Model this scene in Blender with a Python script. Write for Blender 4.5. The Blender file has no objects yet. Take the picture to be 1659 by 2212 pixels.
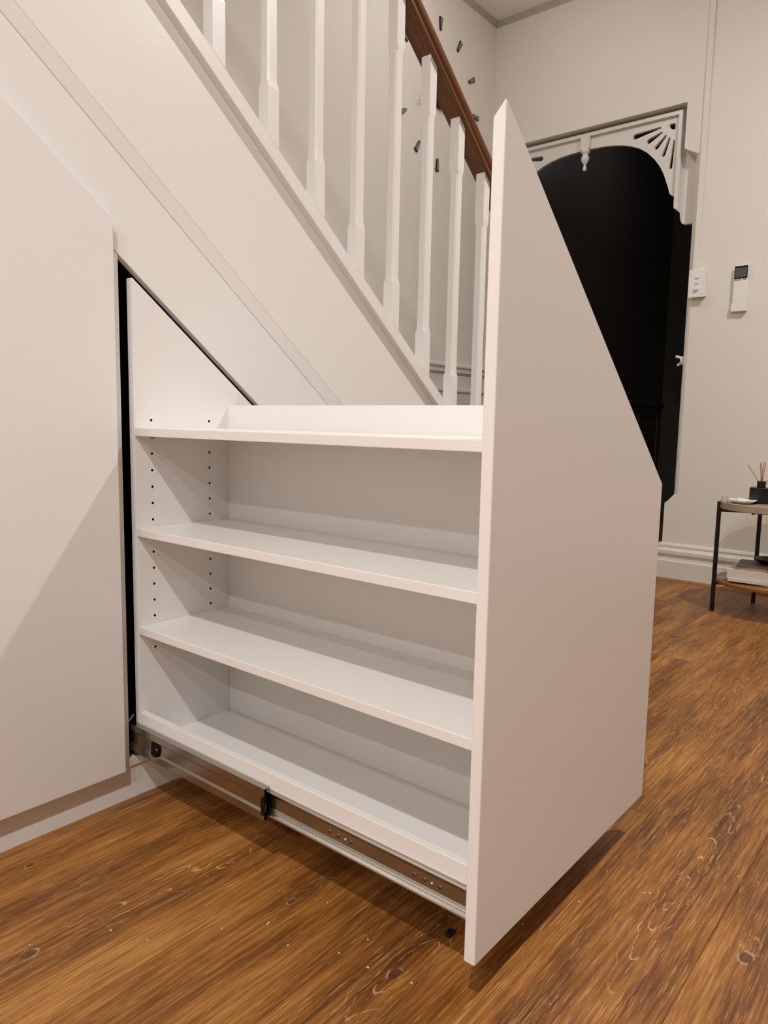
import bpy, bmesh, math, random
from mathutils import Vector, Matrix
random.seed(4)
S = 0.788                      # slope of the stair (rise / run)
CEIL = 2.95
# ------------------------------------------------------------------ camera
F_PX = 1585.2
YAW, PITCH, ROLL = 0.8826, -0.1209, 0.0193
cam_d = bpy.data.cameras.new('camera')
cam = bpy.data.objects.new('camera', cam_d)
bpy.context.scene.collection.objects.link(cam)
fw = Vector((math.sin(YAW)*math.cos(PITCH), math.cos(YAW)*math.cos(PITCH), math.sin(PITCH)))
rt = Vector((math.cos(YAW), -math.sin(YAW), 0)); up = rt.cross(fw)
r2 = rt*math.cos(ROLL) + up*math.sin(ROLL); u2 = -rt*math.sin(ROLL) + up*math.cos(ROLL)
m = Matrix((r2, u2, -fw)).transposed().to_4x4(); m.translation = Vector((-0.7353, -1.2399, 0.7539))
cam.matrix_world = m
cam_d.sensor_fit = 'VERTICAL'; cam_d.sensor_height = 36.0; cam_d.lens = F_PX*36.0/2212.0
cam_d.clip_start = 0.02
bpy.context.scene.camera = cam
# ------------------------------------------------------------------ world, lights, exposure
sc = bpy.context.scene
w = bpy.data.worlds.new('world'); sc.world = w; w.use_nodes = True
w.node_tree.nodes['Background'].inputs[0].default_value = (1, .93, .85, 1)
w.node_tree.nodes['Background'].inputs[1].default_value = 0.02
sc.view_settings.view_transform = 'Standard'; sc.view_settings.look = 'None'
sc.view_settings.gamma = 1.0; sc.view_settings.use_curve_mapping = False
sc.view_settings.exposure = 0.33
def downlight(x, y, power, col=(1.0, .90, .78), size=.075, spread=180):
    l = bpy.data.lights.new('downlight', 'AREA'); l.shape = 'DISK'; l.size = size
    l.energy = power; l.color = col; l.spread = math.radians(spread)
    o = bpy.data.objects.new('downlight', l); o.location = (x, y, CEIL-.012)
    sc.collection.objects.link(o)
LP = 34
WARM = (1.0, .985, .965)
downlight(-1.55, -1.45, LP*1.28, WARM)
downlight( 1.57, -1.45, LP, WARM)
downlight(-3.40, -1.50, LP, WARM)
downlight(-2.45, -1.50, LP*.45, WARM)
def add_fill_light(x, y, z, power, r, col=WARM):      # added point light, no fixture behind it
    l = bpy.data.lights.new('fill_light', 'POINT'); l.energy = power; l.color = col; l.shadow_soft_size = r
    o = bpy.data.objects.new('fill_light', l); o.location = (x, y, z); sc.collection.objects.link(o)
add_fill_light(2.00, .40, 2.74, 5.0, .06)             # unseen fill over the stair foot, added to lift ceiling and arch wall
add_fill_light(4.30, .45, 2.75, 1.9, .05)             # weak unseen fill added to lift the dark hall beyond the arch

# ------------------------------------------------------------------ node helpers
class NT:
    def __init__(s, name):
        s.m = bpy.data.materials.new(name); s.m.use_nodes = True
        s.t = s.m.node_tree; s.b = s.t.nodes['Principled BSDF']
    def n(s, typ, **k):
        nd = s.t.nodes.new(typ)
        for a, v in k.items(): setattr(nd, a, v)
        return nd
    def put(s, sock, v):
        if hasattr(v, 'is_linked') or isinstance(v, bpy.types.NodeSocket): s.t.links.new(v, sock)
        else: sock.default_value = v
    def math(s, op, a, b=0.0, c=None, clamp=False):
        nd = s.n('ShaderNodeMath', operation=op, use_clamp=clamp)
        s.put(nd.inputs[0], a); s.put(nd.inputs[1], b)
        if c is not None: s.put(nd.inputs[2], c)
        return nd.outputs[0]
    def vec(s, x, y, z=0.0):
        nd = s.n('ShaderNodeCombineXYZ'); s.put(nd.inputs[0], x); s.put(nd.inputs[1], y); s.put(nd.inputs[2], z)
        return nd.outputs[0]
    def slope_coords(s, ang, k):
        # position turned about Y so that the first axis runs down the slope, then stretched
        sp = s.n('ShaderNodeSeparateXYZ'); s.t.links.new(s.n('ShaderNodeNewGeometry').outputs['Position'], sp.inputs[0])
        X, Y, Z = sp.outputs; c, sn = math.cos(ang), math.sin(ang)
        al = s.math('SUBTRACT', s.math('MULTIPLY', X, c), s.math('MULTIPLY', Z, sn))
        pe = s.math('ADD', s.math('MULTIPLY', X, sn), s.math('MULTIPLY', Z, c))
        return s.vec(s.math('MULTIPLY', al, k[0]), s.math('MULTIPLY', Y, k[1]), s.math('MULTIPLY', pe, k[2]))
    def noise(s, v, scale=1.0, detail=2.0, rough=.5):
        nd = s.n('ShaderNodeTexNoise'); s.t.links.new(v, nd.inputs['Vector'])
        nd.inputs['Scale'].default_value = scale; nd.inputs['Detail'].default_value = detail
        nd.inputs['Roughness'].default_value = rough
        return nd.outputs['Fac']
    def ss(s, v, a, b):
        nd = s.n('ShaderNodeMapRange', interpolation_type='SMOOTHSTEP')
        s.put(nd.inputs['Value'], v); nd.inputs['From Min'].default_value = a; nd.inputs['From Max'].default_value = b
        return nd.outputs[0]
    def mix(s, f, a, b, mode='MIX'):
        nd = s.n('ShaderNodeMix', data_type='RGBA', blend_type=mode)
        s.put(nd.inputs[0], f); s.put(nd.inputs[6], a); s.put(nd.inputs[7], b)
        return nd.outputs[2]
    def bump(s, h, strength=.2, dist=.001):
        nd = s.n('ShaderNodeBump'); s.t.links.new(h, nd.inputs['Height'])
        nd.inputs['Strength'].default_value = strength; nd.inputs['Distance'].default_value = dist
        s.t.links.new(nd.outputs[0], s.b.inputs['Normal'])
def c4(c): return (c[0], c[1], c[2], 1.0)

def paint(name, col, rough=.5, spec=.5, bscale=260, bstr=.12, bdist=.0006, mottle=.02, stretch=None):
    t = NT(name); g = t.n('ShaderNodeNewGeometry').outputs['Position']
    a = t.noise(g, 2.2, 3)
    lo = tuple(x*(1-mottle) for x in col); hi = tuple(min(1, x*(1+mottle)) for x in col)
    t.t.links.new(t.mix(a, c4(lo), c4(hi)), t.b.inputs['Base Color'])
    t.b.inputs['Roughness'].default_value = rough
    t.b.inputs['Specular IOR Level'].default_value = spec
    v = g
    if stretch: v = t.slope_coords(*stretch)
    t.bump(t.noise(v, bscale, 3), bstr, bdist)
    return t.m
def plain(name, col, rough=.5, metal=0.0, spec=.5):
    t = NT(name)
    g = t.n('ShaderNodeNewGeometry').outputs['Position']
    a = t.noise(g, 40, 2)
    t.t.links.new(t.mix(a, c4(tuple(x*.94 for x in col)), c4(tuple(min(1, x*1.05) for x in col))), t.b.inputs['Base Color'])
    t.b.inputs['Roughness'].default_value = rough; t.b.inputs['Metallic'].default_value = metal
    t.b.inputs['Specular IOR Level'].default_value = spec
    return t.m

M = {}
M['wall'] = paint('wall_paint', (.76, .72, .655), .6, .3, 90, .25, .0012)
M['farwall'] = paint('grey_beige_far_wall', (.30, .27, .235), .7, .3)
M['cornice'] = paint('cornice_painted_shadow', (.46, .42, .37), .6, .3)  # darker than the walls: the shadow line at the ceiling put into the colour
M['ceiling'] = paint('ceiling_paint', (.88, .84, .79), .7, .2)
M['satin'] = paint('white_satin_timber_paint', (.84, .815, .78), .35, .5, 9, .25, .0006, stretch=(math.atan(S), (1, 30, 30)))
M['board'] = paint('white_melamine_board', (.84, .815, .79), .30, .45, 500, .05, .0003, mottle=.008)
M['trim'] = paint('white_trim_paint', (.71, .68, .635), .35, .5, 60, .1)
M['dark'] = paint('near_black_wall_paint', (.085, .076, .066), .5, .4, 60, .15)
M['black'] = plain('black_cabinet_inside', (.004, .004, .004), .9, 0, .1)
M['blackmetal'] = plain('black_powder_coated_metal', (.006, .007, .008), .35, 0, .4)
M['blackglass'] = plain('black_matt_glass', (.005, .005, .005), .3)
M['hole'] = plain('dark_hole_shade', (.012, .008, .006), .9, 0, .1)  # near-black colour stands in for the shade inside holes and slots
M['plastic'] = plain('white_plastic', (.82, .80, .77), .3)
M['ceramic'] = plain('white_ceramic', (.86, .83, .78), .25)
M['lcd'] = plain('grey_display', (.10, .095, .09), .25)
M['orange'] = plain('orange_button', (.6, .14, .04), .4)
M['teal'] = plain('grey_green_button', (.10, .16, .15), .4)
M['zinc'] = plain('zinc_plated_steel', (.40, .37, .325), .24, 1.0)
M['zincdark'] = plain('dark_zinc_steel', (.30, .27, .23), .35, 1.0)
M['mirror'] = plain('smoky_mirror_acrylic', (.36, .35, .33), .12, 1.0)
M['greyface'] = plain('grey_acrylic', (.20, .19, .17), .25)
M['gold'] = plain('brown_gilt_metal', (.33, .17, .05), .35, .8)
M['tray'] = plain('beige_painted_tray', (.36, .30, .21), .45)
M['reed'] = plain('tan_diffuser_reed', (.42, .17, .045), .6)
M['paper'] = plain('white_paper_pages', (.62, .58, .52), .6)
M['tan'] = plain('tan_book_cover', (.40, .25, .12), .5)
M['plum'] = plain('dusty_purple_brown_cover', (.13, .09, .085), .5)
M['magazine'] = plain('grey_green_magazine_cover', (.33, .31, .25), .4)
M['glass'] = NT('clear_glass').m
gb = M['glass'].node_tree.nodes['Principled BSDF']; gb.inputs['Transmission Weight'].default_value = 1; gb.inputs['Roughness'].default_value = .03
gb.inputs['Base Color'].default_value = (.95, .95, .93, 1)

def wood_simple(name, dark, light, ang=0.0, rough=.35, sc_=(6, 120, 120)):
    t = NT(name); g = t.n('ShaderNodeNewGeometry').outputs['Position']
    a = t.noise(t.slope_coords(ang, sc_), 1.0, 5, .6)
    b = t.noise(t.slope_coords(ang, tuple(x*.22 for x in sc_)), 1.0, 3)
    f = t.math('ADD', t.math('MULTIPLY', t.ss(a, .3, .7), .65), t.math('MULTIPLY', b, .35))
    t.t.links.new(t.mix(f, c4(dark), c4(light)), t.b.inputs['Base Color'])
    t.b.inputs['Roughness'].default_value = rough
    t.bump(a, .15, .0006)
    return t.m
M['rail'] = wood_simple('red_brown_stained_timber', (.055, .016, .003), (.195, .068, .012), math.atan(S), .42, sc_=(4, 150, 200))
M['shelfwood'] = wood_simple('orange_brown_shelf_wood', (.20, .075, .02), (.38, .16, .05))
M['scotia'] = wood_simple('brown_floor_bead', (.22, .10, .035), (.36, .18, .07))

# knots: x, y, strength, half length, half width, core size
KN = [(-.311, -.258, 1.0, .30, .030, .0085), (-.003, -.672, 1.0, .20, .034, .0085), (.414, -.909, 1.0, .26, .030, .005),
      (.354, -1.033, .35, .10, .035, .010), (.012, -.452, .7, .07, .020, .0055), (-.214, -.052, .4, .09, .014, .005),
      (1.455, -.728, .9, .16, .030, .004), (1.855, -.424, .7, .14, .028, .008), (-.03, -.30, .8, .16, .022, .003),
      (1.02, -.93, .8, .2, .03, .004), (.95, -.70, .6, .2, .03, .003)]
def floor_material():
    t = NT('oak_floor_planks')
    g = t.n('ShaderNodeNewGeometry').outputs['Position']
    sp = t.n('ShaderNodeSeparateXYZ'); t.t.links.new(g, sp.inputs[0]); X, Y = sp.outputs[0], sp.outputs[1]
    rnd = t.n('ShaderNodeObjectInfo').outputs['Random']
    off = t.math('MULTIPLY', rnd, 37.0)
    # field whose contours give the cathedral figure around each knot
    phi = t.math('MULTIPLY', t.noise(t.vec(t.math('MULTIPLY', X, .9), t.math('MULTIPLY', Y, 7.0), off), 1.0, 1.5), 5.0)
    phi = t.math('ADD', phi, t.math('MULTIPLY', t.noise(t.vec(t.math('MULTIPLY', X, 22), t.math('MULTIPLY', Y, 60), off), 1.0, 2), .55))
    near = 0.0; core = 0.0
    X0_, Y0_ = X, Y
    wv = t.vec(t.math('MULTIPLY', X, 14), t.math('MULTIPLY', Y, 22), 3.0)
    wx = t.math('MULTIPLY', t.math('SUBTRACT', t.noise(wv, 1.0, 2), .5), .07)
    wy = t.math('MULTIPLY', t.math('SUBTRACT', t.noise(wv, 1.7, 2), .5), .022)
    XW = t.math('ADD', X, wx); YW = t.math('ADD', Y, wy)
    for (kx, ky, st, a, b, cr) in KN:
        dx = t.math('SUBTRACT', XW, kx+.03); dy = t.math('SUBTRACT', YW, ky)
        q = t.math('ADD', t.math('POWER', t.math('ABSOLUTE', t.math('DIVIDE', dx, a)), 1.5), t.math('POWER', t.math('DIVIDE', dy, b), 2.0))
        e = t.math('POWER', 2.718, t.math('MULTIPLY', q, -1.0))
        phi = t.math('ADD', phi, t.math('MULTIPLY', e, 4.6*st))
        near = t.math('ADD', near, t.math('MULTIPLY', e, st))
        dx2 = t.math('SUBTRACT', t.math('ADD', X, t.math('MULTIPLY', wx, .15)), kx); dy2 = t.math('SUBTRACT', t.math('ADD', Y, t.math('MULTIPLY', wy, .3)), ky)
        q2 = t.math('ADD', t.math('POWER', t.math('DIVIDE', dx2, cr*1.3), 2.0), t.math('POWER', t.math('DIVIDE', dy2, cr*.8), 2.0))
        e2 = t.math('POWER', 2.718, t.math('MULTIPLY', q2, -1.0))
        core = t.math('MAXIMUM', core, e2)
    near = t.math('MINIMUM', near, 1.0)
    fr = t.math('FRACT', phi)
    ring = t.math('ABSOLUTE', t.math('SUBTRACT', fr, .5))           # 0 in the middle of a band
    mask = t.ss(t.noise(t.vec(t.math('MULTIPLY', X, 2.0), t.math('MULTIPLY', Y, 9.0), t.math('ADD', off, 5.0)), 1.0, 1), .58, .72)
    rmask = t.math('MAXIMUM', t.ss(near, .12, .55), t.math('MULTIPLY', mask, .14))
    broken = t.ss(t.noise(t.vec(t.math('MULTIPLY', X, 60), t.math('MULTIPLY', Y, 60), 0), 1.0, 2), .38, .58)
    line = t.math('MULTIPLY', t.math('MULTIPLY', t.math('SUBTRACT', 1.0, t.ss(ring, .012, .07)), rmask), broken)
    # tones
    grain = t.noise(t.vec(t.math('MULTIPLY', X, 7), t.math('MULTIPLY', Y, 190), off), 1.0, 6, .7)
    broad = t.noise(t.vec(t.math('MULTIPLY', X, 2.2), t.math('MULTIPLY', Y, 14), t.math('ADD', off, 9.0)), 1.0, 3, .55)
    blotch = t.noise(t.vec(t.math('MULTIPLY', X, 9), t.math('MULTIPLY', Y, 26), off), 1.0, 3, .55)
    f = t.math('ADD', t.math('MULTIPLY', t.ss(grain, .30, .70), .45), t.math('ADD', t.math('MULTIPLY', t.ss(broad, .3, .7), .38), t.math('MULTIPLY', t.ss(blotch, .3, .7), .12)))
    f = t.math('SUBTRACT', f, t.math('MULTIPLY', near, .16))
    f = t.math('ADD', f, t.math('MULTIPLY', t.math('SUBTRACT', rnd, .38), .22))
    cr_ = t.n('ShaderNodeValToRGB'); t.put(cr_.inputs[0], f)
    el = cr_.color_ramp.elements
    el[0].position = .06; el[0].color = (.088, .030, .007, 1)
    el[1].position = .95; el[1].color = (.52, .255, .070, 1)
    e = el.new(.34); e.color = (.20, .073, .013, 1)
    e = el.new(.60); e.color = (.33, .134, .026, 1)
    col = cr_.outputs[0]
    # limed pores: short light dashes, and fine dark ones
    pn = t.noise(t.vec(t.math('MULTIPLY', X, 20), t.math('MULTIPLY', Y, 520), off), 1.0, 3, .6)
    pore = t.ss(pn, .57, .68); pored = t.ss(t.math('SUBTRACT', 1.0, pn), .56, .68)
    col = t.mix(t.math('MULTIPLY', pore, .42), col, (.75, .43, .16, 1))
    col = t.mix(t.math('MULTIPLY', pored, .40), col, (.075, .024, .007, 1))
    col = t.mix(t.math('MULTIPLY', line, .55), col, (.80, .50, .25, 1))
    col = t.mix(t.math('MULTIPLY', t.ss(core, .12, .60), t.math('ADD', t.math('MULTIPLY', broken, .35), .5)), col, (.075, .034, .016, 1))
    corerim = t.math('MULTIPLY', t.math('MULTIPLY', t.ss(core, .10, .2), t.math('SUBTRACT', 1.0, t.ss(core, .25, .4))), broken)
    col = t.mix(t.math('MULTIPLY', corerim, .3), col, (.75, .58, .38, 1))
    t.t.links.new(col, t.b.inputs['Base Color'])
    t.put(t.b.inputs['Roughness'], t.math('ADD', t.math('MULTIPLY', grain, .2), .34))
    t.b.inputs['Specular IOR Level'].default_value = .45
    h = t.math('SUBTRACT', t.math('MULTIPLY', grain, .6), t.math('MULTIPLY', pn, .7))
    t.bump(h, .35, .0007)
    return t.m
M['floor'] = floor_material()

# ------------------------------------------------------------------ mesh helpers
COL = sc.collection
def finish(name, bm, mat, parent=None, bevel=0.0, smooth=False, seg=2):
    bmesh.ops.remove_doubles(bm, verts=bm.verts, dist=1e-6)
    bmesh.ops.recalc_face_normals(bm, faces=bm.faces)
    if bevel > 0:
        ed = [e for e in bm.edges if len(e.link_faces) == 2 and e.calc_face_angle(0) > math.radians(35)]
        bmesh.ops.bevel(bm, geom=ed, offset=bevel, segments=seg, profile=.5, affect='EDGES', clamp_overlap=True)
    me = bpy.data.meshes.new(name); bm.to_mesh(me); bm.free()
    mats = mat if isinstance(mat, (list, tuple)) else [mat]
    for k in mats: me.materials.append(M[k])
    if smooth:
        me.shade_smooth()
    o = bpy.data.objects.new(name, me); COL.objects.link(o)
    if parent: o.parent = parent
    return o
def add_box(bm, x0, x1, y0, y1, z0, z1):
    r = bmesh.ops.create_cube(bm, size=1.0)
    for v in r['verts']:
        v.co = Vector((x0+(v.co.x+.5)*(x1-x0), y0+(v.co.y+.5)*(y1-y0), z0+(v.co.z+.5)*(z1-z0)))
def box(name, mat, x0, x1, y0, y1, z0, z1, parent=None, bevel=.0008):
    bm = bmesh.new(); add_box(bm, x0, x1, y0, y1, z0, z1)
    return finish(name, bm, mat, parent, bevel)
def add_prism(bm, pts, axis, a, b):
    """pts: 2-D outline in the plane perpendicular to axis (x: (y,z), y: (x,z), z: (x,y))"""
    def P(p, t):
        return {'x': (t, p[0], p[1]), 'y': (p[0], t, p[1]), 'z': (p[0], p[1], t)}[axis]
    va = [bm.verts.new(P(p, a)) for p in pts]; vb = [bm.verts.new(P(p, b)) for p in pts]
    n = len(pts)
    bm.faces.new(va); bm.faces.new(vb)
    for i in range(n): bm.faces.new((va[i], va[(i+1) % n], vb[(i+1) % n], vb[i]))
def prism(name, mat, pts, axis, a, b, parent=None, bevel=.0008):
    bm = bmesh.new(); add_prism(bm, pts, axis, a, b)
    return finish(name, bm, mat, parent, bevel)
def sweep(name, mat, prof, x0, x1, parent=None, bevel=.0, smooth=False):
    """profile (y, I) swept along the stair slope z = I - S x"""
    bm = bmesh.new()
    A = [bm.verts.new((x0, y, I-S*x0)) for y, I in prof]; B = [bm.verts.new((x1, y, I-S*x1)) for y, I in prof]
    n = len(prof); bm.faces.new(A); bm.faces.new(B)
    for i in range(n): bm.faces.new((A[i], A[(i+1) % n], B[(i+1) % n], B[i]))
    return finish(name, bm, mat, parent, bevel, smooth)
def add_lathe(bm, prof, c, seg=24, axis='z'):
    rings = []
    for r, h in prof:
        ring = []
        for k in range(seg):
            a = 2*math.pi*k/seg
            if axis == 'z': p = (c[0]+r*math.cos(a), c[1]+r*math.sin(a), c[2]+h)
            elif axis == 'x': p = (c[0]+h, c[1]+r*math.cos(a), c[2]+r*math.sin(a))
            else: p = (c[0]+r*math.cos(a), c[1]+h, c[2]+r*math.sin(a))
            ring.append(bm.verts.new(p))
        rings.append(ring)
    for i in range(len(rings)-1):
        for k in range(seg):
            bm.faces.new((rings[i][k], rings[i][(k+1) % seg], rings[i+1][(k+1) % seg], rings[i+1][k]))
    if prof[0][0] > 1e-6: bm.faces.new(rings[0])
    if prof[-1][0] > 1e-6: bm.faces.new(rings[-1])
def lathe(name, mat, prof, c, seg=24, axis='z', parent=None, bevel=0, smooth=False):
    bm = bmesh.new(); add_lathe(bm, prof, c, seg, axis)
    o = finish(name, bm, mat, parent, bevel)
    if smooth:
        o.data.shade_smooth()
        try: o.data.set_sharp_from_angle(angle=math.radians(40))
        except Exception: pass
    return o
def rod(name, mat, p0, p1, r, parent=None, seg=12, r1=None):
    bm = bmesh.new(); p0 = Vector(p0); p1 = Vector(p1); d = p1-p0
    bmesh.ops.create_cone(bm, cap_ends=True, segments=seg, radius1=r, radius2=r if r1 is None else r1, depth=d.length,
                          matrix=Matrix.Translation((p0+p1)/2) @ d.to_track_quat('Z', 'Y').to_matrix().to_4x4())
    o = finish(name, bm, mat, parent)
    o.data.shade_smooth()
    try: o.data.set_sharp_from_angle(angle=math.radians(40))
    except Exception: pass
    return o
def thing(name, label, cat, loc=(0, 0, 0), group=None):
    o = bpy.data.objects.new(name, None); COL.objects.link(o); o.location = (0, 0, 0)
    o.empty_display_size = .05
    o['label'] = label; o['category'] = cat
    if group: o['group'] = group
    o['_loc'] = loc
    return o
def tag(o, label, cat, group=None):
    o['label'] = label; o['category'] = cat
    if group: o['group'] = group
    return o
def struct(o, label=None, cat='structure'):
    o['kind'] = 'structure'
    if label: o['label'] = label; o['category'] = cat
    return o

# ------------------------------------------------------------------ floor
RX0, RX1, RY0 = -5.2, 2.973, -4.2
fl = struct(box('floor', 'floor', RX0, 6.1, RY0, 1.07, -.05, -.0155, bevel=0), 'warm brown oak plank floor running along the hall', 'floor')
PW = .1965; PL = 2.2
bm = bmesh.new(); add_box(bm, 0, PL-.0008, 0, PW-.0007, -.0145, 0)
plank_mesh = None
known = {-3: .652, -2: 1.70, -4: -.45, -1: -.95, 0: .35, -5: .1}
for row in range(-22, 6):
    y0 = row*PW-PW                                      # row index: strip from y0 to y0+PW
    y0 = (row)*PW
    j = known.get(row+1-1, None)
    key = row
    base = {-4: .652, -3: 1.70, -5: -.45, -2: -.95, -1: .30, -6: .95}.get(key, random.uniform(0, PL))
    k0 = math.floor((RX0-base)/PL)
    x = base+k0*PL
    while x < 6.1:
        xa, xb = max(x, RX0), min(x+PL, 6.1)
        ya, yb = max(y0, RY0), min(y0+PW, 1.07)
        if xb-xa > .05 and yb-ya > .02:
            b2 = bmesh.new(); add_box(b2, xa+.0002, xb-.0002, ya+.0002, yb-.0002, -.0145, 0)
            o = finish('plank', b2, 'floor', fl, bevel=.0007, seg=1)
        x += PL
bm.free()

# ------------------------------------------------------------------ room shell
T = .15
X1 = 2.973
struct(box('wall_back', 'wall', RX0, X1+T, 1.07, 1.07+T, 0, CEIL, bevel=0))
struct(box('wall_front', 'farwall', RX0-T, X1+T, RY0-T, RY0, 0, CEIL, bevel=0))
struct(box('wall_left', 'wall', RX0-T, RX0, RY0, 1.07, 0, CEIL, bevel=0))
struct(box('ceiling', 'ceiling', RX0-T, X1+T, RY0-T, 1.07+T, CEIL, CEIL+.1, bevel=0))
struct(box('wall_stair', 'wall', RX0, -1.6, .03, .05, 0, CEIL, bevel=0))
# the wall with the arch opening
OY = .011; OZ = 2.278; OL = 1.052
bm = bmesh.new()
add_prism(bm, [(X1, RY0), (X1+T, RY0), (X1+T, -.004), (X1, -.004)], 'z', 0, .385)
add_prism(bm, [(X1, RY0), (X1+T, RY0), (X1+T, -.041), (X1+.022, -.041), (X1+.014, -.044), (X1+.006, -.053), (X1, -.066)], 'z', .43, 2.03)
add_prism(bm, [(X1, RY0), (X1+T, RY0), (X1+T, OY), (X1, OY)], 'z', 2.07, OZ)
add_prism(bm, [(X1, RY0), (X1+T, RY0), (X1+T, 1.07), (X1, 1.07)], 'z', OZ, CEIL)
add_prism(bm, [(X1, OL), (X1+T, OL), (X1+T, 1.07), (X1, 1.07)], 'z', 0, OZ)
# short stops between square corner and chamfered corner
for z0, z1, flip in ((.385, .43, 0), (2.03, 2.07, 1)):
    oy = OY if flip else -.004
    A = [(X1, RY0), (X1+T, RY0), (X1+T, oy), (X1+.03, oy), (X1+.02, oy), (X1+.01, oy), (X1, oy)]
    B = [(X1, RY0), (X1+T, RY0), (X1+T, -.041), (X1+.022, -.041), (X1+.014, -.044), (X1+.006, -.053), (X1, -.066)]
    if flip: A, B = B, A
    a = [bm.verts.new((p[0], p[1], z0)) for p in A]; b = [bm.verts.new((p[0], p[1], z1)) for p in B]
    for i in range(7):
        vs = (a[i], a[(i+1) % 7], b[(i+1) % 7], b[i])
        try: bm.faces.new(vs)
        except Exception: pass
struct(finish('wall_right', bm, 'wall'))
# the dark hall beyond the arch
struct(box('wall_hall_back', 'dark', X1+T, 6.1, 1.07, 1.2, 0, CEIL, bevel=0))
struct(box('wall_hall_front', 'dark', X1+T, 6.1, -.35, -.2, 0, CEIL, bevel=0))
struct(box('wall_hall_end', 'dark', 5.95, 6.1, -.2, 1.07, 0, CEIL, bevel=0))
struct(box('ceiling_hall', 'dark', X1+T, 6.1, -.35, 1.2, CEIL, CEIL+.1, bevel=0))
hw = struct(box('trim_1', 'dark', X1+T, 5.95, 1.045, 1.07, .94, .975, bevel=.003))
for i in range(5):
    xa = 3.2+i*.55
    bm = bmesh.new()
    for (a, b, c, d) in ((xa, xa+.45, .24, .255), (xa, xa+.45, .85, .865), (xa, xa+.015, .24, .865), (xa+.435, xa+.45, .24, .865)):
        add_box(bm, a, b, 1.056, 1.07, c, d)
    finish('panel_moulding', bm, 'dark', hw, .002)
# dado rail on the stair side wall
bm = bmesh.new()
add_prism(bm, [(1.07, 1.022), (1.07, 1.085), (1.058, 1.083), (1.052, 1.074), (1.046, 1.070), (1.046, 1.062), (1.056, 1.056), (1.058, 1.046), (1.052, 1.041), (1.052, 1.034), (1.062, 1.030)], 'x', 1.2, X1)
struct(finish('trim_2', bm, 'trim'))
bm = bmesh.new()
add_prism(bm, [(1.07, .925), (1.07, .950), (1.062, .948), (1.058, .940), (1.058, .932), (1.064, .928)], 'x', 1.2, X1)
struct(finish('trim_3', bm, 'trim'))
# small stepped cornice at the ceiling, shadow line painted in
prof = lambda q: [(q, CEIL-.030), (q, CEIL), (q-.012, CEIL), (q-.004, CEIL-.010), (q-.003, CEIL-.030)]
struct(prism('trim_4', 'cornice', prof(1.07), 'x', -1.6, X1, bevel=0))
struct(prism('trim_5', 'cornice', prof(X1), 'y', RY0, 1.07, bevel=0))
# skirting board of the arch wall, moulded, with a brown bead at the floor
sk = [(X1, 0), (X1-.026, 0), (X1-.026, .098), (X1-.020, .104), (X1-.017, .118), (X1-.020, .128), (X1-.026, .134), (X1-.026, .150), (X1-.018, .156), (X1-.012, .164), (X1-.014, .174), (X1-.010, .182), (X1, .187)]
struct(prism('baseboard_right', 'trim', sk, 'y', RY0, OY-.002, bevel=0))
struct(prism('trim_6', 'scotia', [(X1-.026, 0), (X1-.040, 0), (X1-.038, .007), (X1-.033, .011), (X1-.026, .013)], 'y', RY0, OY-.002, bevel=0))

# ------------------------------------------------------------------ staircase
st = thing('staircase', 'white painted staircase with square balusters and a brown timber handrail', 'staircase', (1, .5, 0))
XS = -1.6
def band(I0, I1, x0):
    z = lambda I, x: I-S*x
    return [(x0, z(I0, x0)), (I0/S, 0.0), (I1/S, 0.0), (x0, z(I1, x0))]
prism('stringer', 'satin', band(1.2835, 1.602, XS), 'y', .014, .046, st, bevel=.0012)
# sloped moulding strip between stringer and fascia
bm = bmesh.new()
for (x,) in ((XS,), (None,)):
    pass
pr = [(.0172, 1.245), (.0140, 1.2830), (.030, 1.2830), (.030, 1.245)]
A = [bm.verts.new((XS, y, I-S*XS)) for y, I in pr]; B = [bm.verts.new((I/S, y, 0)) for y, I in pr]
bm.faces.new(A); bm.faces.new(B)
for i in range(4): bm.faces.new((A[i], A[(i+1) % 4], B[(i+1) % 4], B[i]))
finish('moulding_strip', bm, 'satin', st, .0006)
sweep('capping', 'satin', [(-.004, 1.598), (-.004, 1.638), (.062, 1.638), (.062, 1.598)], XS, 1.90, st, .0015)
for k in range(1, 15):
    nx = (1.56-.197*k)/S; z = .197*k
    box('tread', 'satin', nx-.27, nx+.015, .047, 1.068, z-.028, z, st, .004)
    box('riser', 'satin', nx-.018, nx, .047, 1.068, z-.197, z-.029, st, .001)
def make_baluster(xc):
    yc = .011; hb = .0152; hs = .0139; cs = .0046
    zb = 1.733-S*(xc-.0155); zt = 2.312-S*(xc-.0155)
    bm = bmesh.new()
    def ring(h, c, fn):
        p = [(-h+c, -h), (h-c, -h), (h, -h+c), (h, h-c), (h-c, h), (-h+c, h), (-h, h-c), (-h, -h+c)]
        return [bm.verts.new((xc+a, yc+b, fn(xc+a))) for a, b in p]
    c0 = .0006
    R = [ring(hb, c0, lambda x: 1.6375-S*x), ring(hb, c0, lambda x: zb), ring(hs+.0004, cs, lambda x: zb+.013),
         ring(hs, cs, lambda x: zb+.03), ring(hs, cs, lambda x: zt-.03), ring(hs+.0004, cs, lambda x: zt-.013),
         ring(hb, c0, lambda x: zt), ring(hb, c0, lambda x: 2.4515-S*x)]
    for i in range(len(R)-1):
        for k in range(8): bm.faces.new((R[i][k], R[i][(k+1) % 8], R[i+1][(k+1) % 8], R[i+1][k]))
    bm.faces.new(R[0]); bm.faces.new(R[-1])
    return finish('baluster', bm, 'satin', st)
for k in range(-2, 12):
    make_baluster(.2178+.0155+.1415*k)
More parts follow.
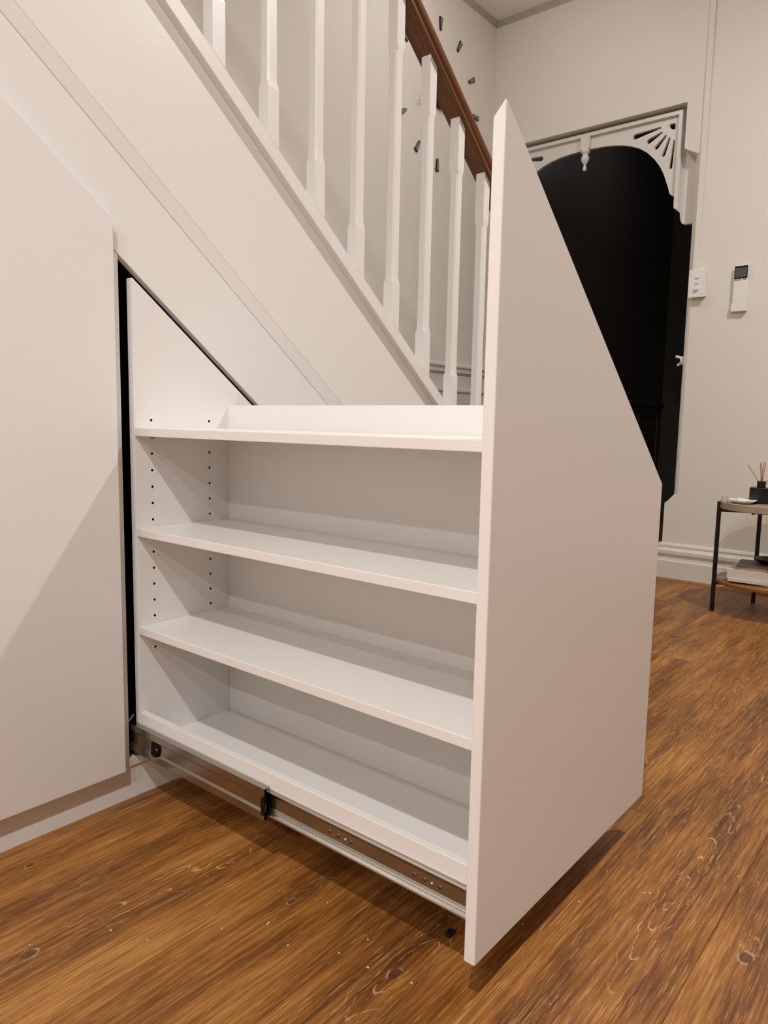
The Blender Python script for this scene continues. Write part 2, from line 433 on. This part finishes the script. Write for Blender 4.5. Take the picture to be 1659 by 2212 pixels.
hp = [(.040, 2.4515), (-.018, 2.4515), (-.018, 2.462), (-.0215, 2.466), (-.0250, 2.474), (-.0255, 2.484), (-.023, 2.492), (-.017, 2.498), (-.004, 2.503),
      (.011, 2.505), (.026, 2.503), (.039, 2.498), (.045, 2.492), (.0475, 2.484), (.047, 2.474), (.0435, 2.466), (.040, 2.462)]
hr = sweep('handrail', 'rail', hp, -.6, 1.86, st, 0)
hr.data.shade_smooth(); 
try: hr.data.set_sharp_from_angle(angle=math.radians(32))
except Exception: pass
hr['label'] = 'brown stained timber handrail'
bm = bmesh.new(); add_box(bm, 1.86, 1.95, -.034, .056, 0, 1.12); add_box(bm, 1.85, 1.96, -.044, .066, 1.12, 1.14); add_box(bm, 1.865, 1.945, -.029, .051, 1.14, 1.17)
finish('newel_post', bm, 'satin', st, .002)

# ------------------------------------------------------------------ under-stair cabinet
cab = thing('under_stair_cabinet', 'white flush under-stair cabinet with a sloping top edge and tall door', 'cabinet', (0, .3, 0))
IF = 1.064
prism('fascia_panel', 'board', band(IF, 1.2445, XS), 'y', .018, .034, cab, .0006)
ZB = .0706; DT = 1.105
prism('door', 'board', [(-.60, ZB), (-.0015, ZB), (-.0015, DT), (-.60, DT+S*.60)], 'y', 0, .0175, cab, .0009)
prism('door', 'board', [(-1.20, ZB), (-.603, ZB), (-.603, DT+S*.603), (-1.20, DT+S*1.20)], 'y', 0, .0175, cab, .0009)
prism('door', 'board', [(-1.59, ZB), (-1.203, ZB), (-1.203, DT+S*1.203), (-1.59, DT+S*1.59)], 'y', 0, .0175, cab, .0009)
prism('end_panel', 'board', [(.588, ZB), (1.31, ZB), (.588, DT-S*.588)], 'y', 0, .0175, cab, .0009)
# gable whose front edge shows beside the door, carcass base and kick board
prism('gable', 'board', [(.0, .0706), (.0175, .0706), (.0175, IF-S*.0175-.002), (.0, IF-.002)], 'y', .0182, .62, cab, .0006)
box('carcass_base', 'board', .0178, .585, .0182, .62, .0685, .0845, cab, .0006)
box('kick_board', 'board', -1.59, 1.34, .022, .038, 0, .0683, cab, .0004)
bm = bmesh.new()   # thin black sheets around the void
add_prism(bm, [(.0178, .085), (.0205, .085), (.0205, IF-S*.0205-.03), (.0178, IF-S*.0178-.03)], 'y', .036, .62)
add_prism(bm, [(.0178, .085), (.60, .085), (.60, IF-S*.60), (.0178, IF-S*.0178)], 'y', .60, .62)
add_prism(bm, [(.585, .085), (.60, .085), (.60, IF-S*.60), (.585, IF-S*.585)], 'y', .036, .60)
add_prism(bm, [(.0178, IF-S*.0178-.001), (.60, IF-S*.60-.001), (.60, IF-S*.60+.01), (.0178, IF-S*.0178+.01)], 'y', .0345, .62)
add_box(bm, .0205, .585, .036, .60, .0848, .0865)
finish('black_inner_sheets', bm, 'black', cab)['label'] = 'matt black inside of the opening'

# ------------------------------------------------------------------ the pull-out
po = thing('pull_out_shelf_unit', 'white pull-out shelf unit with sloped front panel drawn out from under the stairs', 'shelf unit', (.3, -.4, 0))
D = .794; PT = .0164; YE = .010; XSF = .0388; XB = .260; BT = .0156
yi = -D+PT
# front panel, top edge bevelled back
bm = bmesh.new()
IT = 1.1165
o_ = [(.0049, ZB), (.5852, ZB), (.5852, IT-S*.5852), (.0049, IT-S*.0049)]
i_ = [(.0049, ZB), (.5852, ZB), (.5852, IT-.018-S*.5852), (.0049, IT-.018-S*.0049)]
a = [bm.verts.new((x, -D, z)) for x, z in o_]; b = [bm.verts.new((x, yi, z)) for x, z in i_]
bm.faces.new(a); bm.faces.new(b)
for i in range(4): bm.faces.new((a[i], a[(i+1) % 4], b[(i+1) % 4], b[i]))
finish('front_panel', bm, 'board', po, .0016, seg=3)
# rear end board with rows of pin holes
IE = 1.0432; XE1 = .5513
bm = bmesh.new()
add_prism(bm, [(XSF-.0002, .101), (XE1, .101), (XE1, IE-S*XE1), (XSF+.003, IE-S*(XSF+.003)), (XSF-.0002, IE-S*(XSF+.003))], 'y', YE, YE+.016)
eb = finish('end_board', bm, ['board', 'hole'], po, .0007)
bm = bmesh.new()
Z0 = .7502
for hx in (.0752, .2108, XE1-.0364-.15+.015, XE1-.0364):
    for i in range(-2, 17):
        z = Z0-.032*i
        if z < .145 or z > IE-S*hx-.05: continue
        if hx < .25 and i in (-1, -2, 1, 7, 13, 15, 16): continue
        if hx > .2 and hx < .25 and i == 8: continue
        add_lathe(bm, [(.0026, -.004), (.0026, .011)], (hx, YE, z), 12, 'y')
bmesh.ops.recalc_face_normals(bm, faces=bm.faces)
for f in bm.faces: f.material_index = 1
me = bpy.data.meshes.new('cut'); bm.to_mesh(me); bm.free(); me.materials.append(M['board']); me.materials.append(M['hole'])
cut = bpy.data.objects.new('cut', me); COL.objects.link(cut)
md = eb.modifiers.new('b', 'BOOLEAN'); md.operation = 'DIFFERENCE'; md.object = cut; md.solver = 'EXACT'
dg = bpy.context.evaluated_depsgraph_get(); nm = bpy.data.meshes.new_from_object(eb.evaluated_get(dg))
eb.modifiers.clear(); eb.data = nm; nm.name = 'end_board'
bpy.data.objects.remove(cut)
# spine board down the middle
box('back_board', 'board', XB, XB+.016, yi, YE, .1171, .7843, po, .0006)
SH = [.7356, .5442, .3506]
for z in SH:
    box('shelf', 'board', XSF, XB-.0004, yi+.0004, YE-.0004, z-BT, z, po, .0010)
for z in SH[1:]:
    box('shelf', 'board', XB+.0164, XE1, yi+.0004, YE-.0004, z-BT, z, po, .0010)
box('bottom_board', 'board', XSF+.0135, XE1-.0135, yi+.0003, YE-.0003, .1012, .1168, po, .0006)
box('side_rail', 'board', XSF, XSF+.0130, yi+.0003, YE-.0003, .1008, .1766, po, .0008)
box('side_rail', 'board', XE1-.013, XE1, yi+.0003, YE-.0003, .1008, .1766, po, .0008)
for z in SH:      # pin under the front left corner of each shelf
    rod('shelf_pin', 'zinc', (.0752, YE+.001, z-BT-.0026), (.0752, YE-.010, z-BT-.0026), .0024, po, 10)
# telescopic runner: intermediate member then inner member
zc = .1265
def channel(x_out, d, hh, t, y0, y1, name, mat, parent, lip=.004):
    """C section: web at x_out, flanges returning towards +x; raised top and bottom ribs"""
    o = [(x_out, zc-hh), (x_out+d, zc-hh), (x_out+d, zc-hh+lip), (x_out+d-t, zc-hh+lip), (x_out+d-t, zc-hh+t), (x_out+t, zc-hh+t),
         (x_out+t, zc-hh+.014), (x_out+t+.003, zc-hh+.018), (x_out+t+.003, zc+hh-.018), (x_out+t, zc+hh-.014), (x_out+t, zc+hh-t),
         (x_out+d-t, zc+hh-t), (x_out+d-t, zc+hh-lip), (x_out+d, zc+hh-lip), (x_out+d, zc+hh), (x_out, zc+hh),
         (x_out, zc+hh-.0135), (x_out+.003, zc+hh-.0175), (x_out+.003, zc-hh+.0175), (x_out, zc-hh+.0135)]
    bm = bmesh.new()
    va = [bm.verts.new((x, y0, z)) for x, z in o]; vb = [bm.verts.new((x, y1, z)) for x, z in o]
    n = len(o)
    for i in range(n): bm.faces.new((va[i], va[(i+1) % n], vb[(i+1) % n], vb[i]))
    f1 = bm.faces.new(va); f2 = bm.faces.new(vb)
    bmesh.ops.triangulate(bm, faces=[f1, f2])
    return finish(name, bm, mat, parent, 0)
YI = -.372
mid = channel(.0245, .0115, .0275, .0013, YI, .42, 'runner_middle', 'zinc', po)
# ball race curls at the end of the middle member
for zz in (zc+.0235, zc-.0235):
    rod('ball_race', 'zincdark', (.0325, YI-.001, zz), (.0325, YI+.05, zz), .0036, mid, 12)
bm = bmesh.new(); add_prism(bm, [(YI-.0015, zc-.017), (YI+.005, zc-.020), (YI+.0075, zc-.008), (YI+.0075, zc+.008), (YI+.004, zc+.014), (YI-.0015, zc+.014)], 'x', .0235, .0245)
finish('end_notch', bm, 'hole', mid)['label'] = 'dark notch at the end of the runner'
bm = bmesh.new(); add_prism(bm, [(-.049, .138), (-.046, .113), (-.056, .109), (-.067, .112), (-.072, .123), (-.072, .132), (-.060, .137)], 'x', .0239, .0279)
finish('slot', bm, 'hole', mid)['label'] = 'dark oval slot in the runner'
rod('screw', 'zinc', (.0225, -.0685, .1285), (.026, -.0685, .1285), .0026, mid, 10)
inn_p = [(.0388, zc-.0225), (.0388, zc+.0225), (.0335, zc+.0225), (.0315, zc+.0205), (.0335, zc+.0185), (.0350, zc+.0145), (.0368, zc+.012), (.0368, zc-.007),
         (.0352, zc-.0095), (.0366, zc-.0112), (.0345, zc-.0135), (.0358, zc-.0155), (.0322, zc-.0185), (.0314, zc-.0205), (.0330, zc-.0225)]
bm = bmesh.new()
va = [bm.verts.new((x, yi+.001, z)) for x, z in inn_p]; vb = [bm.verts.new((x, YI+.12, z)) for x, z in inn_p]
for i in range(len(inn_p)): bm.faces.new((va[i], va[(i+1) % len(inn_p)], vb[(i+1) % len(inn_p)], vb[i]))
bmesh.ops.triangulate(bm, faces=[bm.faces.new(va), bm.faces.new(vb)])
inner = finish('runner_inner', bm, 'zinc', po)
for y in (-.509, -.528, -.554, -.673, -.691, -.717):
    sc_ = lathe('screw', 'zincdark', [(.0, .0), (.0018, .0004), (.0036, .0012), (.0036, .0026)], (.0348, y, .1290), 12, 'x', inner)
    bm = bmesh.new(); add_box(bm, .0346, .0352, y-.0018, y+.0018, .1287, .1293); add_box(bm, .0346, .0352, y-.0003, y+.0003, .1272, .1308)
    finish('screw_slot', bm, 'hole', inner)
for y in (-.542, -.703):
    lathe('locating_dimple', 'ceramic', [(.0, .0), (.0014, .0006), (.0014, .0016)], (.0352, y, .1290), 10, 'x', inner)
# fixed member screwed to the gable, and its end clip
channel(.0206, .0038, .0225, .0010, .03, .45, 'runner_fixed', 'zincdark', cab, .002)
bm = bmesh.new(); add_prism(bm, [(.022, .158), (.026, .162), (.031, .168), (.036, .169), (.038, .1665), (.033, .165), (.029, .160), (.024, .155)], 'y', .028, .034)
finish('runner_clip', bm, 'zinc', cab, .0004)

# ------------------------------------------------------------------ arch fretwork
fr = thing('fretwork_arch', 'white painted timber fretwork arch set into the dark hall opening', 'arch', (3, .53, 2.2))
YC = .532
def mir(pts): return [(2*YC-y, z) for y, z in pts]
foot = [(.0065, 1.7385), (.012, 1.739), (.023, 1.745), (.031, 1.758), (.035, 1.778), (.037, 1.795), (.043, 1.806), (.054, 1.812), (.0565, 1.82)]
zi = 2.244; zo = 2.262
legp = [(-.043, 2.068), (-.043, 1.7385), (.0125, 1.7385)] + foot[2:] + [(.0565, zi), (.0125, zi), (.0125, 2.068)]
def both(pts, x0, x1, bm):
    add_prism(bm, pts, 'x', x0, x1); add_prism(bm, mir(pts), 'x', x0, x1)
bm = bmesh.new()
add_prism(bm, legp, 'x', 3.041, 3.062); add_prism(bm, mir([p for p in legp if p[0] > 0]), 'x', 3.041, 3.062)
add_box(bm, 3.041, 3.062, .0125, 2*YC-.0125, zi, 2.2772)
finish('frame', bm, 'trim', fr, .0008)
rp = [(.0375, zo), (.0375, 1.799), (.043, 1.806), (.054, 1.812), (.0565, 1.82), (.0565, zi)]
bm = bmesh.new(); both(rp, 3.003, 3.0405, bm); add_prism(bm, [(.0565, zi), (2*YC-.0565, zi), (2*YC-.0375, zo), (.0375, zo)], 'x', 3.003, 3.0405)
finish('raised_frame', bm, 'trim', fr, .0008)
arch = [(.056, 1.872), (.066, 1.874), (.077, 1.881), (.085, 1.890), (.089, 1.900), (.095, 1.921), (.108, 1.956), (.123, 1.993), (.141, 2.027), (.169, 2.065), (.208, 2.105),
        (.247, 2.133), (.286, 2.151), (.330, 2.166), (.386, 2.177), (.443, 2.183), (.49, 2.1845), (YC, 2.185)]
outl = [(.056, 2.246)] + arch + mir(arch[:-1])[::-1] + mir([(.056, 2.246)])
slots = [((.272, 2.194), .0130, (.150, 2.209), .0045), ((.2015, 2.1575), .0118, (.141, 2.185), .0045), ((.163, 2.121), .0105, (.122, 2.164), .0055),
         ((.127, 2.079), .0092, (.103, 2.148), .0052), ((.0885, 2.013), .0080, (.0792, 2.134), .0042)]
def capsule(p0, r0, p1, r1):
    d = Vector(p1)-Vector(p0); a = math.atan2(d.y, d.x); out = []
    for k in range(9):
        t = a+math.pi/2+math.pi*k/8; out.append((p0[0]+r0*math.cos(t), p0[1]+r0*math.sin(t)))
    for k in range(7):
        t = a-math.pi/2+math.pi*k/6; out.append((p1[0]+r1*math.cos(t), p1[1]+r1*math.sin(t)))
    return out
holes = [capsule(*s) for s in slots] + [[(.106, 2.204), (.1065, 2.213), (.102, 2.2165), (.081, 2.2165), (.0775, 2.2145), (.0765, 2.190), (.080, 2.1855), (.089, 2.1865), (.098, 2.193)]]
holes += [mir(h) for h in holes]
cu = bpy.data.curves.new('fret', 'CURVE'); cu.dimensions = '2D'; cu.fill_mode = 'BOTH'; cu.extrude = .009
for poly in [outl]+holes:
    s = cu.splines.new('POLY'); s.points.add(len(poly)-1)
    for p, q in zip(s.points, poly): p.co = (q[0], q[1], 0, 1)
    s.use_cyclic_u = True
tmp = bpy.data.objects.new('tmp', cu); COL.objects.link(tmp)
dg = bpy.context.evaluated_depsgraph_get(); dg.update()
me = bpy.data.meshes.new_from_object(tmp.evaluated_get(dg)); bpy.data.objects.remove(tmp)
me.transform(Matrix(((0, 0, 1, 3.030), (1, 0, 0, 0), (0, 1, 0, 0), (0, 0, 0, 1))))
me.materials.clear(); me.materials.append(M['trim']); me.name = 'fret_panel'
fp = bpy.data.objects.new('fret_panel', me); COL.objects.link(fp); fp.parent = fr
bm = bmesh.new(); add_box(bm, 2.997, 3.022, YC-.024-.002, YC+.024-.002, 2.184, 2.246)
finish('pendant_block', bm, 'trim', fr, .002)
lathe('pendant', 'trim', [(0, 2.076), (.007, 2.078), (.0105, 2.085), (.0095, 2.094), (.006, 2.102), (.0065, 2.108), (.011, 2.114), (.0185, 2.126), (.0215, 2.134),
      (.0205, 2.142), (.0145, 2.152), (.0140, 2.158), (.0195, 2.164), (.0235, 2.171), (.0235, 2.178), (.018, 2.185)], (3.0095, YC-.002, 0), 24, 'z', fr, smooth=True)

# ------------------------------------------------------------------ things on the arch wall
cd = tag(box('cable_conduit', 'wall', X1-.009, X1, -.092, -.066, 1.498, CEIL-.046, bevel=.002), 'slim white cable duct running up the wall to the ceiling', 'cable duct')
sw = thing('light_switch', 'white surface-mounted switch with three round buttons beside the dark opening', 'switch', (X1, -.1, 1.43))
box('mounting_block', 'plastic', X1-.026, X1, -.134, -.066, 1.374, 1.494, sw, .002)
bm = bmesh.new(); add_box(bm, X1-.034, X1-.0262, -.137, -.060, 1.370, 1.498); finish('switch_plate', bm, 'plastic', sw, .0018)
for z, r, h in ((1.463, .0080, .005), (1.437, .0070, .005), (1.408, .0095, .011)):
    lathe('button', 'plastic', [(0, -h), (r*.8, -h), (r, -h*.7), (r*1.05, 0)], (X1-.0342, -.0985, z), 20, 'x', sw, smooth=True)
rc = thing('air_conditioner_remote', 'white remote control with black-rimmed display on the wall', 'remote control', (X1, -.29, 1.4))
box('handset', 'plastic', X1-.023, X1-.010, -.3165, -.2575, 1.306, 1.497, rc, .003)
box('display_bezel', 'blackglass', X1-.0238, X1-.0229, -.3150, -.2590, 1.437, 1.4945, rc, .0004)
box('display', 'lcd', X1-.0246, X1-.0239, -.3115, -.2625, 1.4440, 1.4850, rc, 0)
box('button', 'orange', X1-.0242, X1-.0229, -.3110, -.2975, 1.4305, 1.4355, rc, 0)
for i in range(3): box('button', 'teal', X1-.0242, X1-.0229, -.2895+i*.0100, -.2825+i*.0100, 1.4305, 1.4345, rc, 0)
box('lower_cover', 'plastic', X1-.0242, X1-.0229, -.3145, -.2595, 1.330, 1.4235, rc, .0004)
hd = tag(box('remote_holder', 'plastic', X1-.0258, X1, -.3195, -.2545, 1.292, 1.3295, bevel=.002), 'white wall bracket holding the remote control', 'holder')
box('back_plate', 'plastic', X1-.0095, X1, -.3185, -.2555, 1.330, 1.42, hd, .001)
hk = thing('door_hook', 'small white painted hook on the edge of the dark opening', 'hook', (X1, 0, 1.08))
rod('hook_arm', 'trim', (X1+.02, -.042, 1.092), (X1+.02, -.006, 1.104), .0085, hk, 12, .006)
rod('hook_arm', 'trim', (X1+.02, -.042, 1.078), (X1+.02, -.016, 1.060), .0085, hk, 12, .006)
rod('hook_base', 'trim', (X1+.02, -.0412, 1.082), (X1+.02, -.034, 1.082), .020, hk, 16)
# round frame whose edge just enters the picture
mr = thing('round_mirror', 'dark brown round frame on the wall at the right edge of the photo', 'mirror', (X1, -.72, 1.66))
def ringmesh(name, mat, cx_, cy_, cz_, R, r, parent):
    bm = bmesh.new(); N = 64; K = 10; g = []
    for i in range(N):
        a = 2*math.pi*i/N; g.append([bm.verts.new((cx_-r*math.sin(2*math.pi*k/K), cy_+(R+r*math.cos(2*math.pi*k/K))*math.cos(a), cz_+(R+r*math.cos(2*math.pi*k/K))*math.sin(a))) for k in range(K)])
    for i in range(N):
        for k in range(K): bm.faces.new((g[i][k], g[(i+1) % N][k], g[(i+1) % N][(k+1) % K], g[i][(k+1) % K]))
    return finish(name, bm, mat, parent, 0, True)
MY, MZ, MR = -.640, 1.652, .200
ringmesh('frame', 'shelfwood', X1-.013, MY, MZ, MR, .012, mr)
lathe('glass', 'mirror', [(0, 0), (MR-.004, 0), (MR-.004, .0061)], (X1-.010, MY, MZ), 64, 'x', mr)

# ------------------------------------------------------------------ wall clock (loose markers)
CX, CZ, CR = 2.440, 2.395, .335
ck = thing('wall_clock', 'frameless wall clock of dark wedge markers on the stair wall', 'clock', (CX, 1.07, CZ))
for h in range(12):
    a = math.radians(90-30*h); L = .030; wo = .0125; wi = .006; y1 = 1.068
    def P(r, s): return (CX+r*math.cos(a)-s*math.sin(a), CZ+r*math.sin(a)+s*math.cos(a))
    q = [P(CR+L, -wo), P(CR+L, wo), P(CR-L, wi), P(CR-L, -wi)]
    mk = prism('hour_marker', 'blackmetal', q, 'y', y1-.007, y1, ck, .0004)
    q = [P(CR+L-.004, -wo+.003), P(CR+L-.004, wo-.003), P(CR-L+.003, wi-.002), P(CR-L+.003, -wi+.002)]
    f = prism('marker_face', 'greyface', q, 'y', y1-.0078, y1-.0071, mk, 0); f.parent = mk
lathe('hub', 'blackmetal', [(0, -.026), (.060, -.026), (.064, -.022), (.064, 0)], (CX, 1.068, CZ), 36, 'y', ck)
prism('hour_hand', 'gold', [(CX-.01, CZ-.010), (CX-.006, CZ+.006), (CX-.150, CZ-.052), (CX-.199, CZ-.082), (CX-.156, CZ-.070)], 'y', 1.034, 1.037, ck, 0)
prism('minute_hand', 'gold', [(CX-.008, CZ), (CX+.008, CZ), (CX+.004, CZ+.095), (CX-.004, CZ+.095)], 'y', 1.030, 1.033, ck, 0)

# ------------------------------------------------------------------ side table with things on it
TX, TY, TR = 2.553, -.577, .198
tb = thing('side_table', 'round side table with beige tray top, brown lower shelf and black legs', 'table', (TX, TY, 0))
lathe('tray_top', 'tray', [(0, .431), (TR-.004, .431), (TR, .434), (TR, .458), (TR-.003, .461), (TR-.008, .4605), (TR-.010, .4565), (0, .4565)], (TX, TY, 0), 72, 'z', tb, smooth=True)
lathe('lower_shelf', 'shelfwood', [(0, .124), (TR-.004, .124), (TR-.001, .128), (TR-.001, .138), (TR-.004, .141), (0, .141)], (TX, TY, 0), 72, 'z', tb, smooth=True)
a0 = math.atan2(.967, -.255)+math.radians(10)
for k in range(4):
    a = a0+k*math.pi/2; lx, ly = TX+(TR+.002)*math.cos(a), TY+(TR+.002)*math.sin(a)
    rod('leg', 'blackmetal', (lx, ly, 0), (lx, ly, .459), .0088, tb, 16)
for zz in (.424, .118):
    for k in range(2):
        a = a0+k*math.pi/2
        bm = bmesh.new(); add_box(bm, -TR, TR, -.006, .006, zz-.007, zz+(.0068 if zz > .2 else .0058))
        bm.transform(Matrix.Translation((TX, TY, 0)) @ Matrix.Rotation(a, 4, 'Z'))
        finish('cross_bar', bm, 'blackmetal', tb, .001)
for k in range(4):
    a = a0+k*math.pi/2; rr = .07
    rod('bolt', 'blackmetal', (TX+rr*math.cos(a), TY+rr*math.sin(a), .410), (TX+rr*math.cos(a), TY+rr*math.sin(a), .4168), .006, tb, 10)
ZT = .4567
ds = thing('reed_diffuser', 'black reed diffuser bottle with tan reeds on the tray top', 'diffuser', (2.53, -.56, ZT))
DX, DY = 2.546, -.530
lathe('bottle', 'blackglass', [(0, ZT), (.040, ZT), (.042, ZT+.003), (.042, ZT+.062), (.039, ZT+.065), (.014, ZT+.066)], (DX, DY, 0), 40, 'z', ds, smooth=True)
lathe('collar', 'blackmetal', [(.016, ZT+.0662), (.0165, ZT+.0665), (.0165, ZT+.090), (.010, ZT+.091), (.010, ZT+.089)], (DX, DY, 0), 28, 'z', ds, smooth=True)
dR = Vector((.255, -.967, 0))
for s, l, k in ((-.054, .150, .0), (-.012, .158, .01), (-.006, .160, -.012), (.0, .165, .0), (.006, .163, .014), (.012, .158, -.02), (.085, .120, .0), (.060, .14, .03)):
    b_ = Vector((DX, DY, ZT+.075)); b_ += dR*(s*.08)
    t_ = Vector((DX, DY, ZT+l+.005)) + dR*s + Vector((k, 0, 0))
    rod('reed', 'reed', b_, t_, .0014, ds, 8)
dish = thing('ceramic_dish', 'small white dish with crinkled rim holding trinkets on the tray top', 'dish', (2.46, -.49, ZT))
QX, QY = 2.475, -.480
bm = bmesh.new(); N = 48; pr = [(0, .002), (.030, .002), (.044, .010), (.054, .017), (.052, .0185), (.041, .0125), (.028, .005), (0, .005)]
g = []
for (r, h) in pr:
    row = []
    for i in range(N):
        a = 2*math.pi*i/N; rr = r*(1+(.035*math.sin(9*a)+.02*math.sin(4*a+1) if r > .05 else 0)); hh = h+(.0012*math.sin(7*a) if r > .05 else 0)
        row.append(bm.verts.new((QX+rr*math.cos(a), QY+rr*math.sin(a), ZT+hh-.002+.0002)))
    g.append(row)
for i in range(len(g)-1):
    for k in range(N): bm.faces.new((g[i][k], g[i][(k+1) % N], g[i+1][(k+1) % N], g[i+1][k]))
bo = finish('bowl', bm, 'ceramic', dish, 0, True)
tr1 = tag(lathe('trinket', 'ceramic', [(0, 0), (.008, 0), (.0085, .012), (.005, .018), (0, .019)], (QX-.004, QY+.012, ZT+.0045), 14, 'z', smooth=True), 'small white lump standing in the white dish', 'trinket')
gl = lathe('tealight_glass', 'glass', [(.0, 0), (.011, 0), (.0125, .003), (.0125, .026), (.0115, .026), (.0110, .004), (0, .004)], (2.478, -.412, ZT), 24, 'z', smooth=True)
tag(gl, 'tiny clear glass holder behind the white dish', 'glass')
# the stack on the lower shelf
ZL = .1412
def slab(name, mat, x, y, z, lx, ly, h, rot, label, cat, group=None, pages=True):
    t = thing(name, label, cat, (x, y, z), group)
    Mx = Matrix.Translation((x, y, z)) @ Matrix.Rotation(math.radians(rot), 4, 'Z')
    def b(n, m_, a):
        bm = bmesh.new(); add_box(bm, *a); bm.transform(Mx); return finish(n, bm, m_, t, .0004)
    c_ = min(.0025, h*.2)
    b('back_cover', mat, (0, lx, 0, ly, 0, c_)); b('front_cover', mat, (0, lx, 0, ly, h-c_, h))
    b('pages', 'paper', (.003, lx-.003, .003, ly-.002, c_+.0001, h-c_-.0001)); b('spine', mat, (0, .0022, 0, ly, c_+.0001, h-c_-.0001))
    return t
slab('magazine', 'magazine', 2.392, -.640, ZL, .20, .235, .0075, -14, 'grey-green magazine lying lowest on the table shelf', 'magazine')
slab('magazine', 'paper', 2.400, -.652, ZL+.0078, .19, .185, .012, 4, 'white magazine under the thick white book', 'magazine')
slab('book', 'paper', 2.410, -.66, ZL+.0201, .20, .200, .034, 3, 'thick white book in the middle of the stack', 'book')
slab('book', 'tan', 2.425, -.655, ZL+.0544, .17, .172, .011, 3, 'tan book lying on the thick white book', 'book')
slab('magazine', 'plum', 2.435, -.655, ZL+.0657, .16, .165, .008, 8, 'dusty purple magazine on top of the tan book', 'magazine')
lathe_b = lathe('black_bowl', 'blackmetal', [(0, 0), (.034, 0), (.058, .020), (.060, .024), (.056, .024), (.032, .004), (0, .004)], (2.515, -.590, ZL+.0740), 40, 'z', smooth=True)
tag(lathe_b, 'black bowl standing on top of the book stack', 'bowl')

# ------------------------------------------------------------------ small things on the floor
cl = tag(box('plastic_clip', 'blackmetal', .106, .122, -.690, -.679, .0002, .005, bevel=.0012), 'small black plastic clip lying on the floor behind the front panel', 'clip')
DEB = [(.046, -.497), (-.047, -.463), (.025, -.6), (-.017, -.636), (-.023, -.587), (.42, -.799), (.404, -.869), (.409, -.876), (.554, -.975), (.559, -1.004), (.312, -.798),
       (-.186, -.358), (-.302, -.241), (.205, -.756), (.146, -.661), (-.10, -.42), (-.21, -.30), (.09, -.86), (-.06, -.52), (-.33, -.12), (.70, -.90), (.0, -.70)]
bm = bmesh.new()
for i, (x, y) in enumerate(DEB):
    a = random.uniform(0, 3.14); l = random.uniform(.0008, .0018)*(1.6 if i in (6, 7, 1) else 1); w_ = random.uniform(.0004, .0009)
    r = bmesh.ops.create_cube(bm, size=1.0)
    mt = Matrix.Translation((x, y, .0006)) @ Matrix.Rotation(a, 4, 'Z') @ Matrix.Diagonal((2*l, 2*w_, .0008, 1))
    for v in r['verts']: v.co = mt @ v.co
sd = finish('sawdust', bm, 'ceramic'); sd['kind'] = 'stuff'; tag(sd, 'tiny pale flecks of sawdust scattered on the brown floor', 'sawdust')

# ------------------------------------------------------------------ put every Empty at the base of its thing
for o in list(bpy.data.objects):
    if o.type == 'EMPTY' and '_loc' in o:
        v = Vector(o['_loc']); del o['_loc']
        o.location = v
        for c in o.children: c.matrix_parent_inverse = Matrix.Translation(-v)
